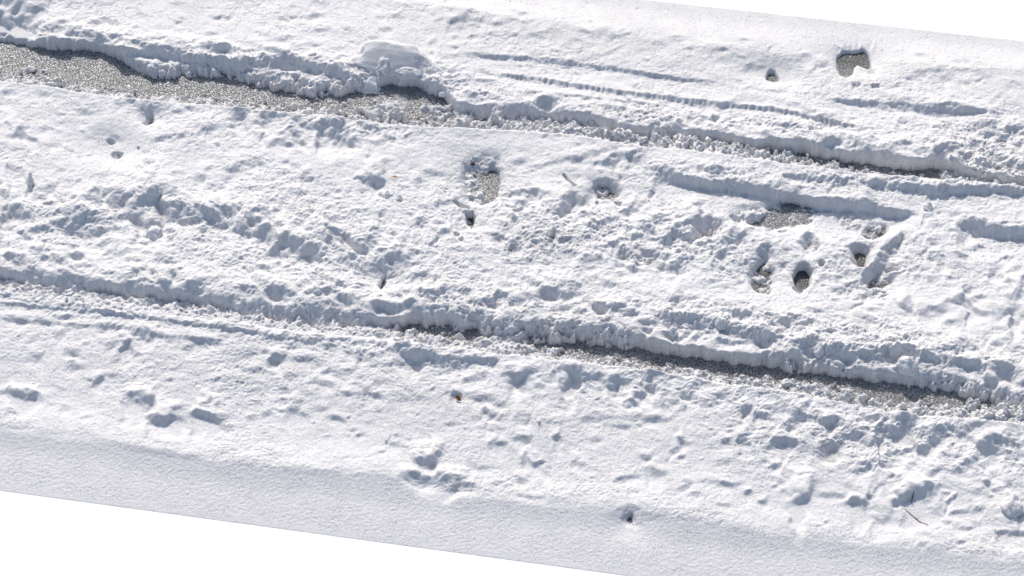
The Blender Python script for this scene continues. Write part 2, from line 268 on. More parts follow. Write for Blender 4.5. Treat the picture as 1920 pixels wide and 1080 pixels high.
975 703 50 14 -10 .8; 1075 705 38 26 10 1.0; 1042 697 12 10 0 .9; 1050 685 22 8 0 .7; 1120 705 50 14 6 .7; 1150 718 34 14 -20 1.0; 1165 713 40 16 0 .7; 1130 725 30 8 -20 .7; 1220 712 40 22 10 1.0; 1205 698 30 10 20 .7; 1222 722 20 7 0 .8; 1293 730 34 16 4 .9; 1188 750 14 12 -20 .9; 1178 757 26 9 0 .6; 1206 735 20 14 30 .7; 1245 757 16 10 -30 .7; 1265 750 14 9 0 .6; 1285 762 34 8 0 .5; 1222 782 26 9 -6 .7; 1340 752 40 8 0 .5; 1370 750 24 8 0 .5; 1395 765 24 14 0 .8; 1395 768 14 10 0 .5; 1432 775 34 14 10 .8; 1480 762 30 10 0 .6; 1440 762 0.1 1 0 0; 1010 720 20 10 0 .5; 985 705 20 10 0 .4
1495 780 26 18 14 1.0; 1480 795 30 12 -10 .6; 1545 783 30 18 6 .6; 1562 792 34 16 6 1.0; 1600 805 34 14 34 .95; 1625 820 34 16 30 .95; 1590 818 30 12 -20 .8; 1520 780 30 8 6 .6; 1655 808 24 34 -10 .8; 1630 785 24 16 20 .7; 1695 798 56 26 4 .95; 1715 830 40 16 -30 1.0; 1690 842 30 12 0 1.0; 1668 860 26 16 -44 1.0; 1735 838 30 10 -20 .9; 1755 815 46 20 0 .85; 1780 805 30 12 -10 .6; 1815 802 50 14 6 .7; 1840 820 34 12 10 .6; 1862 835 50 26 4 .85; 1885 812 30 12 20 .8; 1905 825 30 20 -20 .7; 1810 808 20 8 0 .5; 1745 825 14 10 40 .5; 1895 800 30 8 10 .5; 1790 855 34 9 -6 .7; 1812 870 34 14 -4 .9; 1757 880 24 9 -20 .5; 1870 880 30 12 -16 .6; 1853 903 14 14 -30 .9; 1745 890 24 8 -14 .4; 1625 870 22 10 -8 1.0; 1610 880 50 9 0 .3; 1675 893 12 7 -34 .9; 1652 907 14 8 30 .9; 1700 880 30 10 -10 .4; 1900 850 30 14 0 .6; 1880 870 20 8 0 .6; 1820 885 40 9 0 .4; 1860 855 26 8 0 .5; 1775 855 0.1 1 0 0
1500 940 44 32 4 .75; 1432 938 20 9 -20 .5; 1470 918 18 8 0 .6; 1403 922 14 7 0 .7; 1560 922 50 9 6 .6; 1632 925 24 10 4 .9; 1612 945 34 26 0 .65; 1677 942 18 9 -10 1.0; 1660 968 60 24 6 .4; 1645 978 26 6 0 .9; 1700 975 44 8 0 .5; 1715 930 60 30 0 .72; 1698 935 30 16 -50 .5; 1745 925 30 18 0 .6; 1750 950 34 18 -6 .65; 1787 935 10 12 20 1.1; 1775 922 20 5 0 .7; 1838 951 24 10 4 1.0; 1855 925 60 8 4 .5; 1800 960 34 6 0 .6; 1780 976 18 6 6 .7; 1810 985 34 9 4 .8; 1805 1015 14 6 0 .9; 1733 1019 20 6 0 .7; 1551 977 8 4 10 1.2; 1537 984 12 4 0 .7; 1830 980 30 10 0 .3; 1735 1000 60 8 10 .3; 1895 905 30 9 0 .5; 1905 950 18 22 -30 1.0
"""
for row in DENTS.replace("\n", ";").split(";"):
    p = row.split()
    if len(p) == 6:
        u, v, w, h, r, k = map(float, p)
        if w > 1: dent(u, v, w, h, r, k * (0.86 if w * h > 850 else 0.62))

# countless small half-melted dimples, and slumped lumps along the crests of the ruts
_r = random.Random(21)
for _ in range(1100):
    u = _r.uniform(-500, 2400); t = _r.uniform(.04, .86)
    v = edge_top(u) + t * (edge_bot(u) - edge_top(u))
    sz = _r.random() ** 2
    dent(u, v, 8 + 26 * sz, 3 + 6 * sz, _r.gauss(4, 16), _r.uniform(.25, .62), 2)
CRA = [(-600, 0), (0, 40), (150, 58), (225, 80), (330, 98), (450, 102), (560, 118), (660, 128), (740, 124), (860, 178), (1000, 181), (1200, 222), (1440, 250), (1700, 286), (1920, 322), (2500, 380)]
CRB = [(-600, 430), (0, 490), (140, 494), (300, 530), (480, 545), (640, 556), (750, 584), (833, 558), (1000, 575), (1160, 595), (1280, 630), (1430, 646), (1600, 674), (1780, 678), (1920, 716), (2500, 780)]
for CR, n, back in ((CRA, 150, 16), (CRB, 190, 24)):
    ua, va = zip(*CR)
    for _ in range(n):
        u = _r.uniform(-600, 2500)
        if CR is CRA and 860 < u < 1400 and _r.random() < .7: continue
        v = float(np.interp(u, ua, va)) - back * _r.random() ** 1.5 + 4
        sz = _r.random()
        dent(u, v, 14 + 30 * sz, 5 + 8 * sz, _r.gauss(6, 14), _r.uniform(.35, .8), 3)

# soft floor under the dents, so that only true holes reach the asphalt
H = np.where(V > near_w[None] - 4, H, .026 + np.logaddexp(0, (H - .026) / .006) * .006)

# long banks
scarp([(952, 134, 142), (1010, 140, 150), (1060, 149, 160), (1100, 156, 166), (1150, 163, 173), (1200, 168, 180), (1250, 173, 184), (1300, 181, 193), (1350, 188, 198), (1400, 194, 201), (1450, 199, 208), (1500, 208, 216), (1560, 222, 231), (1600, 231, 237)], .024, 14, 26, 26, flute=1.3, wob=1.5)
scarp([(900, 98, 106), (960, 101, 110), (1000, 102, 112), (1060, 106, 122), (1100, 114, 126), (1160, 122, 132), (1220, 132, 140), (1300, 143, 148)], .022, 30, 60, 40, wob=2)
scarp([(1570, 181, 186), (1620, 184, 196), (1660, 186, 203), (1685, 184, 196)], .026, 30, 50, 24, wob=2)
scarp([(1686, 190, 205), (1740, 194, 208), (1800, 200, 210), (1850, 206, 212)], .026, 30, 50, 24, wob=2)
scarp([(1232, 312, 336), (1254, 319, 344), (1274, 327, 343), (1310, 335, 347), (1335, 341, 352), (1354, 336, 355), (1393, 340, 360), (1443, 349, 364), (1460, 355, 366)], .062, 40, 50, 24, .25)
scarp([(1455, 354, 370), (1492, 361, 374), (1522, 368, 384), (1555, 370, 384), (1594, 372, 388), (1636, 376, 392), (1664, 387, 400), (1705, 391, 402)], .066, 40, 45, 22, .25)
scarp([(1803, 404, 424), (1815, 403, 430), (1840, 413, 436), (1880, 420, 444), (1960, 428, 452)], .072, 40, 60, 14, .25)
scarp([(1470, 325, 335), (1540, 330, 342), (1600, 334, 344)], .025, 20, 30, 12)
scarp([(1630, 340, 352), (1700, 345, 362), (1740, 347, 368), (1800, 350, 375), (1850, 350, 365), (1930, 358, 368)], .045, 30, 60, 12, .5)
scarp([(1640, 440, 462), (1665, 446, 470), (1692, 436, 442)], .02, 20, 20, 16)
scarp([(1240, 586, 604), (1300, 594, 618), (1350, 600, 622), (1400, 615, 640), (1440, 632, 652)], .05, 30, 40, 16, .5)
scarp([(1500, 640, 662), (1560, 652, 676), (1640, 655, 682), (1720, 662, 684), (1800, 672, 695), (1900, 690, 712)], .045, 30, 40, 16, .5)
scarp([(215, 90, 99), (260, 94, 103), (315, 93, 108), (345, 101, 113), (400, 107, 118), (450, 112, 128), (500, 106, 126), (540, 108, 126), (575, 116, 133), (620, 125, 142), (655, 133, 148)], .052, 30, 60, 14, .5)
scarp([(235, 556, 566), (280, 556, 572), (330, 570, 582), (400, 586, 596)], .03, 20, 40, 10, .5)
scarp([(0, 588, 598), (120, 596, 606), (240, 607, 619), (300, 618, 629), (420, 634, 645)], .011, 22, 40, 30)
scarp([(0, 560, 567), (160, 574, 581), (330, 596, 603), (480, 618, 625), (620, 640, 647)], .012, 18, 26, 24)
scarp([(1000, 168, 174), (1120, 178, 184), (1240, 190, 196)], .010, 14, 20, 24)
scarp([(760, 655, 668), (850, 664, 676), (930, 668, 678)], .022, 20, 30, 16)
scarp([(100, 535, 548), (140, 540, 552), (180, 545, 556)], .03, 20, 40, 10, .5)
# slot cut between the two sides of a print: runs down to the left
for i in range(9):
    f = i / 8
    dent(1687 - 36 * f, 436 + 50 * f, 15, 12, -54, .62, 2)
for i in range(7):
    f = i / 6
    dent(1648 - 30 * f, 490 + 24 * f, 16, 12, -40, .6, 2)

# ------------------------------------------------------------------ the two wheel ruts
def jit(sc, amp, seed):
    return amp * gnoise(ucols / sc, ucols * 0 + seed, 200 + seed)

def rut(crest, foot, lip, floor_far, floor_near, near_w, seed, wallrough, wallpow, lipw=7.0):
    """cut a rut: crest/foot of its far wall, its near lip, floor height beyond and in front"""
    c = line(crest) + (3 if seed == 1 else 0) + jit(26, 4, seed) + jit(9, 1.8, seed + 1)
    f = line(foot) + jit(22, 4, seed + 2) + jit(8, 2, seed + 3) + jit(3.5, .9, seed + 6)
    l = line(lip) + jit(60, 2, seed + 4) + jit(12, .8, seed + 5)
    f = np.maximum(f, c + 4)
    nw = lineval(near_w) + 13                       # how wide the slush along the near lip is
    ff = lineval(floor_far); fn = lineval(floor_near)
    s = (V - c[None]) / (f - c)[None]
    sw = s + wallrough[None] * (n_lump + .25 * fbm(X * 44, Y * 60, 2, 171)) * np.clip((s + .15) * (1.3 - s) * 3, 0, 1)
    m = np.clip(sw, 0, 1)
    m = m ** (wallpow[None] + .25)
    g = 1 - sstep((V - (l - lipw)[None]) / lipw)
    q = sstep((V - (l - nw)[None] + 16 * n_lump) / np.maximum(nw * .6, 4)[None])
    floor = ff[None] * (1 - q) + fn[None] * q
    return m * g, floor, l, q, c

rA, fA, lipA, qA, cA = rut(
    [(0, 48), (50, 61), (100, 67), (150, 67), (200, 78), (225, 88), (235, 98), (270, 104), (320, 108), (360, 108), (400, 106), (440, 110), (480, 118), (520, 122), (560, 130), (600, 140), (640, 138), (665, 134), (690, 130), (740, 132), (780, 138), (830, 155), (860, 186), (900, 190), (1000, 189), (1040, 200), (1100, 206), (1140, 220), (1200, 231), (1250, 230), (1300, 237), (1350, 242), (1400, 257), (1440, 259), (1467, 258), (1500, 259), (1540, 266), (1580, 279), (1610, 274), (1630, 265), (1660, 278), (1690, 289), (1720, 295), (1758, 289), (1790, 300), (1830, 316), (1920, 330)],
    [(0, 64), (50, 70), (100, 77), (150, 78), (200, 81), (230, 100), (250, 116), (280, 131), (320, 130), (360, 126), (400, 128), (440, 134), (480, 147), (520, 153), (560, 161), (600, 170), (640, 164), (665, 157), (700, 146), (740, 142), (780, 146), (830, 168), (860, 198), (900, 202), (960, 207), (1000, 205), (1050, 212), (1100, 218), (1150, 232), (1200, 239), (1250, 244), (1300, 247), (1350, 252), (1400, 262), (1450, 266), (1500, 272), (1550, 280), (1600, 288), (1650, 297), (1700, 300), (1750, 299), (1780, 302), (1830, 322), (1920, 340)],
    [(0, 153), (100, 165), (200, 179), (300, 190), (400, 199), (480, 208), (600, 218), (700, 230), (800, 238), (900, 241), (1000, 247), (1100, 257), (1200, 275), (1300, 284), (1400, 297), (1500, 312), (1600, 325), (1700, 336), (1800, 341), (1920, 355)],
    [(0, -.022), (640, -.022), (680, -.014), (820, -.010), (870, .002), (930, .014), (1050, .022), (1150, .022), (1250, .016), (1400, .010), (1450, -.004), (1480, -.014), (1750, -.012), (1790, .02), (1850, .045), (1920, .05)],
    [(0, .030), (400, .030), (800, .022), (860, .026), (930, .040), (1050, .048), (1150, .052), (1300, .060), (1450, .056), (1560, .040), (1620, .012), (1760, .016), (1800, .040), (1900, .05)],
    [(0, 22), (100, 26), (200, 16), (300, 22), (450, 26), (700, 20), (850, 22), (950, 22), (1100, 20), (1250, 26), (1400, 30), (1500, 22), (1600, 18), (1750, 16), (1900, 30)], 1,
    lineval([(0, .4), (220, .42), (260, .45), (660, .45), (800, .35), (880, .14), (1780, .18), (1850, .5)]),
    lineval([(0, 1.2), (220, 1.3), (260, 1.9), (650, 1.9), (860, 1.5), (1400, 1.6), (1900, 1.6)]))
rB, fB, lipB, qB, cB = rut(
    [(0, 499), (60, 500), (140, 502), (160, 518), (200, 527), (250, 529), (300, 538), (340, 542), (370, 535), (420, 550), (480, 553), (540, 561), (590, 559), (640, 564), (680, 576), (720, 586), (755, 592), (775, 580), (800, 570), (833, 566), (870, 572), (900, 577), (950, 584), (1000, 583), (1040, 590), (1080, 592), (1100, 600), (1160, 603), (1200, 618), (1232, 638), (1280, 641), (1340, 652), (1400, 662), (1430, 656), (1470, 655), (1500, 657), (1540, 669), (1580, 674), (1600, 684), (1650, 688), (1700, 694), (1740, 684), (1780, 688), (1820, 704), (1850, 714), (1920, 726)],
    [(0, 509), (50, 520), (80, 526), (130, 532), (200, 536), (250, 545), (320, 550), (380, 560), (430, 571), (480, 582), (540, 590), (600, 595), (680, 597), (740, 597), (770, 592), (800, 595), (850, 602), (900, 606), (920, 614), (990, 622), (1030, 626), (1080, 628), (1130, 632), (1200, 640), (1250, 648), (1300, 655), (1350, 661), (1400, 668), (1450, 673), (1500, 682), (1550, 686), (1600, 693), (1650, 701), (1700, 706), (1750, 714), (1800, 725), (1850, 735), (1920, 750)],
    [(0, 562), (100, 570), (200, 578), (300, 590), (400, 600), (480, 611), (560, 623), (640, 628), (700, 634), (760, 641), (800, 648), (860, 653), (920, 660), (960, 665), (1050, 675), (1100, 680), (1200, 692), (1250, 698), (1300, 705), (1350, 715), (1400, 723), (1500, 737), (1600, 757), (1650, 769), (1700, 774), (1800, 782), (1920, 794)],
    [(0, .020), (200, .014), (500, .006), (700, .012), (755, .000), (780, -.014), (900, -.016), (925, .010), (960, .030), (990, .0), (1010, -.020), (1780, -.020), (1840, -.006), (1880, .008), (1920, .012)],
    [(0, .065), (300, .060), (700, .052), (960, .045), (1050, .036), (1250, .040), (1400, .046), (1560, .044), (1600, .022), (1680, .0), (1760, .03), (1850, .050), (1920, .058)],
    [(0, 40), (200, 34), (400, 30), (600, 30), (760, 30), (860, 30), (920, 38), (1000, 28), (1100, 18), (1250, 18), (1350, 20), (1500, 26), (1600, 38), (1700, 30), (1760, 30), (1920, 44)], 31,
    lineval([(0, .14), (700, .2), (800, .28), (1900, .32)]), lineval([(0, 2.0), (700, 2.0), (900, 2.3), (1900, 2.3)]))

# crumbs of slush, sizes mixed, thrown about on the rut floors
def crumb_field(sc, seed, cut):
    d, val = cells(X * sc + wx * sc * .35, Y * sc * 1.1 + wy * sc * .35, seed)
    return np.sqrt(np.clip(1 - (d / (0.35 + 0.35 * val)) ** 2, 0, 1)) * (val > cut) * (.4 + .6 * val)
cr_a = crumb_field(24, 301, .25)
cr_b = crumb_field(46, 311, .25)
cr_c = crumb_field(85, 321, .2)
cr_0 = crumb_field(13, 331, .3)
crumb = 0.024 * cr_0 + 0.015 * cr_a + 0.009 * cr_b + 0.005 * cr_c - .008
wetA = zone([(110, 112, 130, 22, .6), (60, 118, 70, 12, .9), (760, 190, 150, 26, 1.2), (650, 180, 80, 16, 1.1), (910, 205, 90, 20, .8), (700, 198, 40, 10, .8), (850, 172, 50, 12, 1.0)])
wetB = zone([(1760, 760, 180, 22, .8)])
def levee(crest, amt, w=34.0):
    a = lineval(amt)
    d = (V - (crest - 6)[None]) / w
    return a[None] * np.exp(-np.where(d < 0, d * d, 0)) 
bandA = 1 - sstep((V - (lipA - 20)[None]) / 16.0)
bandB = 1 - sstep((V - (lipB - 20)[None]) / 16.0)
LEV_A = levee(cA, [(0, .015), (220, .015), (300, .0), (850, .006), (1400, .012), (1480, .022), (1780, .022), (1860, .01)]) * bandA
LEV_B = levee(cB, [(0, .022), (650, .022), (740, .01), (800, .018), (1100, .020), (1900, .022)]) * bandB
for (m, fl, q, wet) in ((rA, fA, qA, wetA), (rB, fB, qB, wetB)):
    coarse = lineval([(0, .35), (600, .45), (850, .8), (1150, 1.5), (1450, 1.4), (1600, .7), (1920, .9)]) if m is rA else \
             lineval([(0, .25), (500, .25), (900, .35), (1250, .35), (1500, .8), (1900, 1.0)])
    thick = np.clip((fl + .012) / .02, 0, 1)
    f2 = fl + crumb * (0.25 + thick * coarse[None] * .85) * np.clip(thick + wet, 0, 1.2) + wet * (0.012 * n_lump + .034 * np.clip(n_mid + .18, -.2, 1)) + .003 * n_fine
    if m is rB: H = H + LEV_B
    else: H = H + LEV_A
    H = H * (1 - m) + f2 * m

# sharp crisp near lips, catching the sun
for l in (lipA, lipB):
    d = (V - l[None]) / 6.0
    H += 0.004 * np.exp(-(d) ** 2) * rough

# chunky mass pushed into the upper rut (left) keeps a stepped, grainy face
grain = zone([(330, 122, 80, 12, 1), (430, 118, 80, 14, 1), (560, 138, 80, 20, 1.2), (620, 160, 50, 16, 1)])
H += grain * (1 - rA) * (0.004 * cr_c + 0.006 * cr_b)

# ------------------------------------------------------------------ places where the tread or a boot went through to the asphalt
def poly_mask(pts, soft):
    """signed-distance mask of a polygon given in photograph pixels"""
    P = np.array(pts, float)
    P[:, 1] -= lowered(P[:, 0].mean(), P[:, 1].mean())
    u0, u1 = P[:, 0].min() - 12, P[:, 0].max() + 12
    cu = np.where((ucols > u0) & (ucols < u1))[0]
    j0, j1 = cu[0], cu[-1] + 1
    um = P[:, 0].mean(); vt = edge_top(um); hgt = edge_bot(um) - vt
    r0 = max(0, int((P[:, 1].min() - 20 - vt) / hgt * NR)); r1 = min(NR, int((P[:, 1].max() + 20 - vt) / hgt * NR) + 1)
    sl = (slice(r0, r1), slice(j0, j1))
    x = U[sl] + 60 * wx[sl] + 1.2 * n_lump[sl]; y = V[sl] + 50 * wy[sl] + 1.0 * n_lump[sl]
    dist = np.full(x.shape, 1e9); inside = np.zeros(x.shape, bool)
    n = len(P)
    for i in range(n):
        ax, ay = P[i]; bx, by = P[(i + 1) % n]
        ex, ey = bx - ax, by - ay
        t = np.clip(((x - ax) * ex + (y - ay) * ey) / (ex * ex + ey * ey), 0, 1)
        dist = np.minimum(dist, np.hypot(x - ax - t * ex, y - ay - t * ey))
        cond = ((ay > y) != (by > y))
        with np.errstate(divide='ignore', invalid='ignore'):
            xi = (bx - ax) * (y - ay) / (by - ay) + ax
        inside ^= cond & (x < xi)
    d = np.where(inside, dist, -dist)
    return sl, sstep((d + soft * .3) / soft)

def ell(u, v, w, h, rot=0, n=14):
    c, s = math.cos(math.radians(rot)), math.sin(math.radians(rot))
    return [(u + .5 * w * math.cos(a) * c - .5 * h * math.sin(a) * s, v + .5 * w * math.cos(a) * s + .5 * h * math.sin(a) * c)
            for a in [2 * math.pi * i / n for i in range(n)]]

def hole(pts, floor, soft=6, crumbs=0.0, pre=None):
    P = np.array(pts, float); c0 = P.mean(0)
    if floor < .02:
        wh = P.max(0) - P.min(0)
        pre = .012 if pre is None else pre
        big = c0 + (P - c0) * (1 + 16 / wh)[None] + np.array([0, -5])
        lower(big.tolist(), pre, 18)
        if wh[1] > 18 and pre > 0: P[:, 1] -= 9 * np.clip((c0[1] - P[:, 1]) / (wh[1] * .3) + .3, 0, 1)
        pts = P.tolist()
    sl, m = poly_mask(pts, soft)
    H[sl] = H[sl] * (1 - m) + ((floor if floor < .02 else np.minimum(floor, H[sl] - .012)) + crumbs * (crumb[sl] * 1.0 + .004 * n_lump[sl])) * m

def lower(pts, amount, soft=14, crumbs=0.0):
    sl, m = poly_mask(pts, soft)
    H[sl] += (-amount + crumbs * crumb[sl]) * m

# beside the upper verge: bare patch of wet asphalt
for _u, _v, _h in ((1576, 80, 12), (1591, 78, 15), (1599, 80, 9), (1612, 77, 16), (1620, 80, 8), (1637, 73, 20)):
    dent(_u, _v, _h, 3 + (_u % 2), 88 + (_u % 5) * 8, .7, 2)
hole([(1573, 100), (1582, 91), (1620, 89), (1632, 98), (1641, 116), (1628, 118), (1610, 110), (1604, 113), (1600, 126), (1590, 136), (1578, 130), (1573, 116)], -.012, 6)
lower([(1598, 152), (1614, 150), (1616, 160), (1600, 160)], .03, 8, 1); lower([(1632, 153), (1650, 152), (1650, 159), (1634, 160)], .03, 8, 1)
hole(ell(1450, 130, 28, 22, 20), -.006, 5, .35, 0)
# central print
lower([(868, 300), (885, 284), (938, 286), (942, 365), (915, 380), (868, 372)], .040, 26, .9)
hole([(898, 316), (913, 318), (920, 309), (936, 312), (938, 330), (936, 352), (930, 362), (912, 366), (910, 346), (900, 338)], -.012, 5, .35)
hole([(870, 312), (890, 306), (898, 318), (892, 334), (872, 332)], .006, 8, .8)
hole([(871, 340), (885, 335), (888, 350), (873, 356)], .010, 8, .8)
hole(ell(906, 370, 14, 8, -30), -.005, 4, .3)
hole([(846, 371), (852, 369), (862, 376), (882, 381), (880, 385), (862, 382)], .002, 4, .4)
hole([(871, 400), (888, 398), (890, 410), (886, 422), (876, 412)], -.004, 5, .5)
hole(ell(857, 437, 12, 8, 0), .01, 6, .3); hole(ell(865, 448, 9, 6, 0), .04, 4)
hole([(1053, 324), (1057, 323), (1082, 345), (1077, 347)], .02, 4)
lower(ell(1140, 352, 60, 34, 10), .045, 20, .8)
hole([(1112, 342), (1140, 341), (1155, 354), (1146, 367), (1122, 362)], -.002, 8, 1.2)
hole([(1152, 368), (1166, 374), (1162, 382), (1153, 376)], .00, 4, .4)
hole(ell(1120, 374, 6, 9, 10), .02, 4); hole(ell(1036, 443, 16, 6, -20), .02, 4)
lower(ell(960, 450, 70, 40, 0), .022, 20, .6); lower(ell(1340, 425, 50, 36, -10), .035, 20, .9); lower(ell(1190, 480, 90, 36, 10), .030, 24, .9)
lower(ell(1215, 490, 14, 10, 0), .03, 6, 1)
# print under the short bank
lower([(1380, 380), (1450, 368), (1530, 385), (1520, 410), (1440, 426), (1380, 405)], .022, 20, .9)
hole([(1463, 368), (1490, 370), (1520, 377), (1535, 383), (1515, 390), (1490, 402), (1470, 412), (1440, 419), (1416, 412), (1402, 402), (1420, 398), (1436, 390), (1455, 388)], -.008, 7, .7)
hole(ell(1382, 402, 26, 12, 10), .006, 8, .8)
hole(ell(1469, 425, 22, 6, -4), .03, 4)
# boot heels
hole(ell(1597, 406, 44, 27, 18), .016, 7, .7)
lower(ell(1642, 424, 56, 34, -20), .045, 16, 1.1); hole(ell(1645, 428, 30, 12, -30), .012, 9, 1.1)
lower(ell(1520, 448, 34, 36, 0), .045, 14, .8); hole(ell(1520, 455, 24, 16, 0), .0195, 9, .9)
lower(ell(1437, 470, 34, 30, 0), .035, 14, .9)
lower(ell(1430, 512, 56, 66, 0), .035, 22, .7)
hole([(1412, 505), (1425, 494), (1446, 496), (1452, 510), (1446, 530), (1450, 540), (1436, 546), (1418, 538), (1410, 524)], -.006, 7, 1.1)
hole(ell(1506, 516, 34, 38, 0), -.012, 7, .4); hole([(1486, 530), (1505, 533), (1500, 546), (1486, 538)], -.004, 5, .5)
hole([(1597, 464), (1615, 458), (1633, 468), (1631, 486), (1624, 495), (1610, 493), (1600, 480)], -.008, 15, .3)
hole(ell(1541, 489, 12, 10, -30), .02, 5)
hole([(1660, 488), (1672, 490), (1684, 498), (1682, 503), (1662, 500)], -.006, 5, .4)
lower(ell(1652, 520, 60, 30, -10), .04, 16, .9); hole(ell(1652, 521, 30, 14, -10), -.002, 7, 1.1); hole(ell(1660, 539, 10, 8, 0), .0, 4, .4)
lower(ell(1620, 545, 100, 40, 0), .02, 20, .7)
hole(ell(278, 213, 18, 11, -24), -.002, 8, .6, 0); hole(ell(272, 222, 12, 8, 0), .0, 6, .8)
hole(ell(206, 257, 16, 7, 6), .0, 6, .8, 0); hole(ell(218, 281, 20, 17, 0), -.002, 7, 1.2, 0); hole(ell(256, 271, 5, 4, 0), .03, 3)
hole(ell(160, 228, 14, 6, 0), .06, 4, .5)
hole([(709, 528), (714, 518), (723, 514), (721, 524), (712, 535)], -.002, 4, .3)
hole(ell(834, 353, 6, 3, 0), .05, 3)
# near side
dent(857, 739, 22, 9, 10, .8); hole(ell(722, 826, 4, 9, 0), .03, 3)
lower(ell(1562, 846, 50, 46, 0), .03, 22); hole(ell(1564, 850, 26, 26, -10), .012, 9, .2)
lower([(1868, 992), (1885, 990), (1930, 994), (1940, 1026), (1905, 1032), (1882, 1024), (1870, 1010)], .021, 11)
hole(ell(1183, 966, 13, 15, 0), .0, 5, .7)
lower(ell(1183, 972, 40, 20, 20), .008, 12)
hole(ell(1786, 936, 9, 12, 10), .05, 5)
for (u, v, w, h) in [(1700, 694, 44, 10), (1255, 626, 24, 8), (1215, 621, 22, 7), (1856, 713, 18, 12)]:
    dent(u, v, w, h, 8, 1.4)

# ------------------------------------------------------------------ ice-grained surface everywhere
edge_fade = np.clip(np.minimum(tt, 1 - tt) * 60, 0, 1)[:, None]
aniso = fbm(X * 34 + Y * 12, Y * 52 - X * 10, 3, 401, .6)
aniso2 = fbm(X * 90 + Y * 30, Y * 120 - X * 25, 2, 421, .6)
H += edge_fade * (0.0007 * aniso * (1.0 + 0.5 * smooth_near) * (1 - .3 * smooth_far) + 0.0009 * aniso2 * (1 - .3 * smooth_far)  + 0.0006 * n_fine)
pits = np.clip(gnoise(X * 40, Y * 40, 405) - .45, 0, 1) * smooth_far
H -= 0.010 * pits * edge_fade
H[0, :] = -.0013; H[-1, :] = -.0013
H = np.maximum(H, -0.03)

# ------------------------------------------------------------------ helpers for objects
def tag(o, label=None, cat=None, group=None, kind=None):
    if label: o["label"] = label
    if cat: o["category"] = cat
    if group: o["group"] = group
    if kind: o["kind"] = kind
    return o

def grid_mesh(name, x, y, z, mat, attrs=None, smooth=True, skirt=None):
    nr, nc = x.shape
    if skirt is not None:
        x = np.vstack([x[:1], x, x[-1:]]); y = np.vstack([y[:1], y, y[-1:]])
        zz = np.full((1, nc), skirt); z = np.vstack([zz, z, zz])
        if attrs: attrs = {k: np.vstack([a[:1], a, a[-1:]]) for k, a in attrs.items()}
        nr += 2
    co = np.stack([x, y, z], -1).reshape(-1, 3).astype(np.float32)
    idx = np.arange(nr * nc, dtype=np.int32).reshape(nr, nc)
    q = np.stack([idx[1:, :-1], idx[1:, 1:], idx[:-1, 1:], idx[:-1, :-1]], -1).reshape(-1, 4)
    me = bpy.data.meshes.new(name)
    me.vertices.add(len(co)); me.vertices.foreach_set("co", co.ravel())
    me.loops.add(q.size); me.loops.foreach_set("vertex_index", q.ravel())
    me.polygons.add(len(q))
    me.polygons.foreach_set("loop_start", np.arange(0, q.size, 4, dtype=np.int32))
    me.polygons.foreach_set("loop_total", np.full(len(q), 4, dtype=np.int32))
    me.polygons.foreach_set("use_smooth", np.full(len(q), smooth))
    me.update(calc_edges=True)
    if attrs:
        for k, a in attrs.items():
            at = me.attributes.new(k, 'FLOAT', 'POINT')
            at.data.foreach_set("value", a.reshape(-1).astype(np.float32))
    me.materials.append(mat)
    o = bpy.data.objects.new(name, me)
    COL.objects.link(o)
    return o

def N(nt, t, **kw):
    n = nt.nodes.new(t)
    for k, v in kw.items():
        if k in n.inputs: n.inputs[k].default_value = v
        else: setattr(n, k, v)
    return n

SSS = .5
def new_mat(name, col=(0.8, 0.8, 0.8), rough=.6, spec=.3):
    m = bpy.data.materials.new(name); m.use_nodes = True
    nt = m.node_tree
    b = nt.nodes["Principled BSDF"]
    b.inputs["Base Color"].default_value = (*col, 1)
    b.inputs["Roughness"].default_value = rough
    b.inputs["Specular IOR Level"].default_value = spec
    if name in ("snow", "clump_snow"):
        b.inputs["Subsurface Weight"].default_value = SSS; b.inputs["Subsurface Radius"].default_value = (1.0, .95, .95); b.inputs["Subsurface Scale"].default_value = .006
    return m, nt, b

def mixcol(nt, fac, a, b):
    n = nt.nodes.new("ShaderNodeMix"); n.data_type = 'RGBA'
    for i, x in ((6, a), (7, b)):
        if isinstance(x, tuple): n.inputs[i].default_value = (*x, 1)
        else: nt.links.new(x, n.inputs[i])
    if isinstance(fac, float): n.inputs[0].default_value = fac
    else: nt.links.new(fac, n.inputs[0])
    return n.outputs[2]

def ramp(nt, src, p0, p1, c0=0.0, c1=1.0):
    n = nt.nodes.new("ShaderNodeMapRange")
    n.inputs[1].default_value = p0; n.inputs[2].default_value = p1
    n.inputs[3].default_value = c0; n.inputs[4].default_value = c1
    nt.links.new(src, n.inputs[0])
    return n.outputs[0]

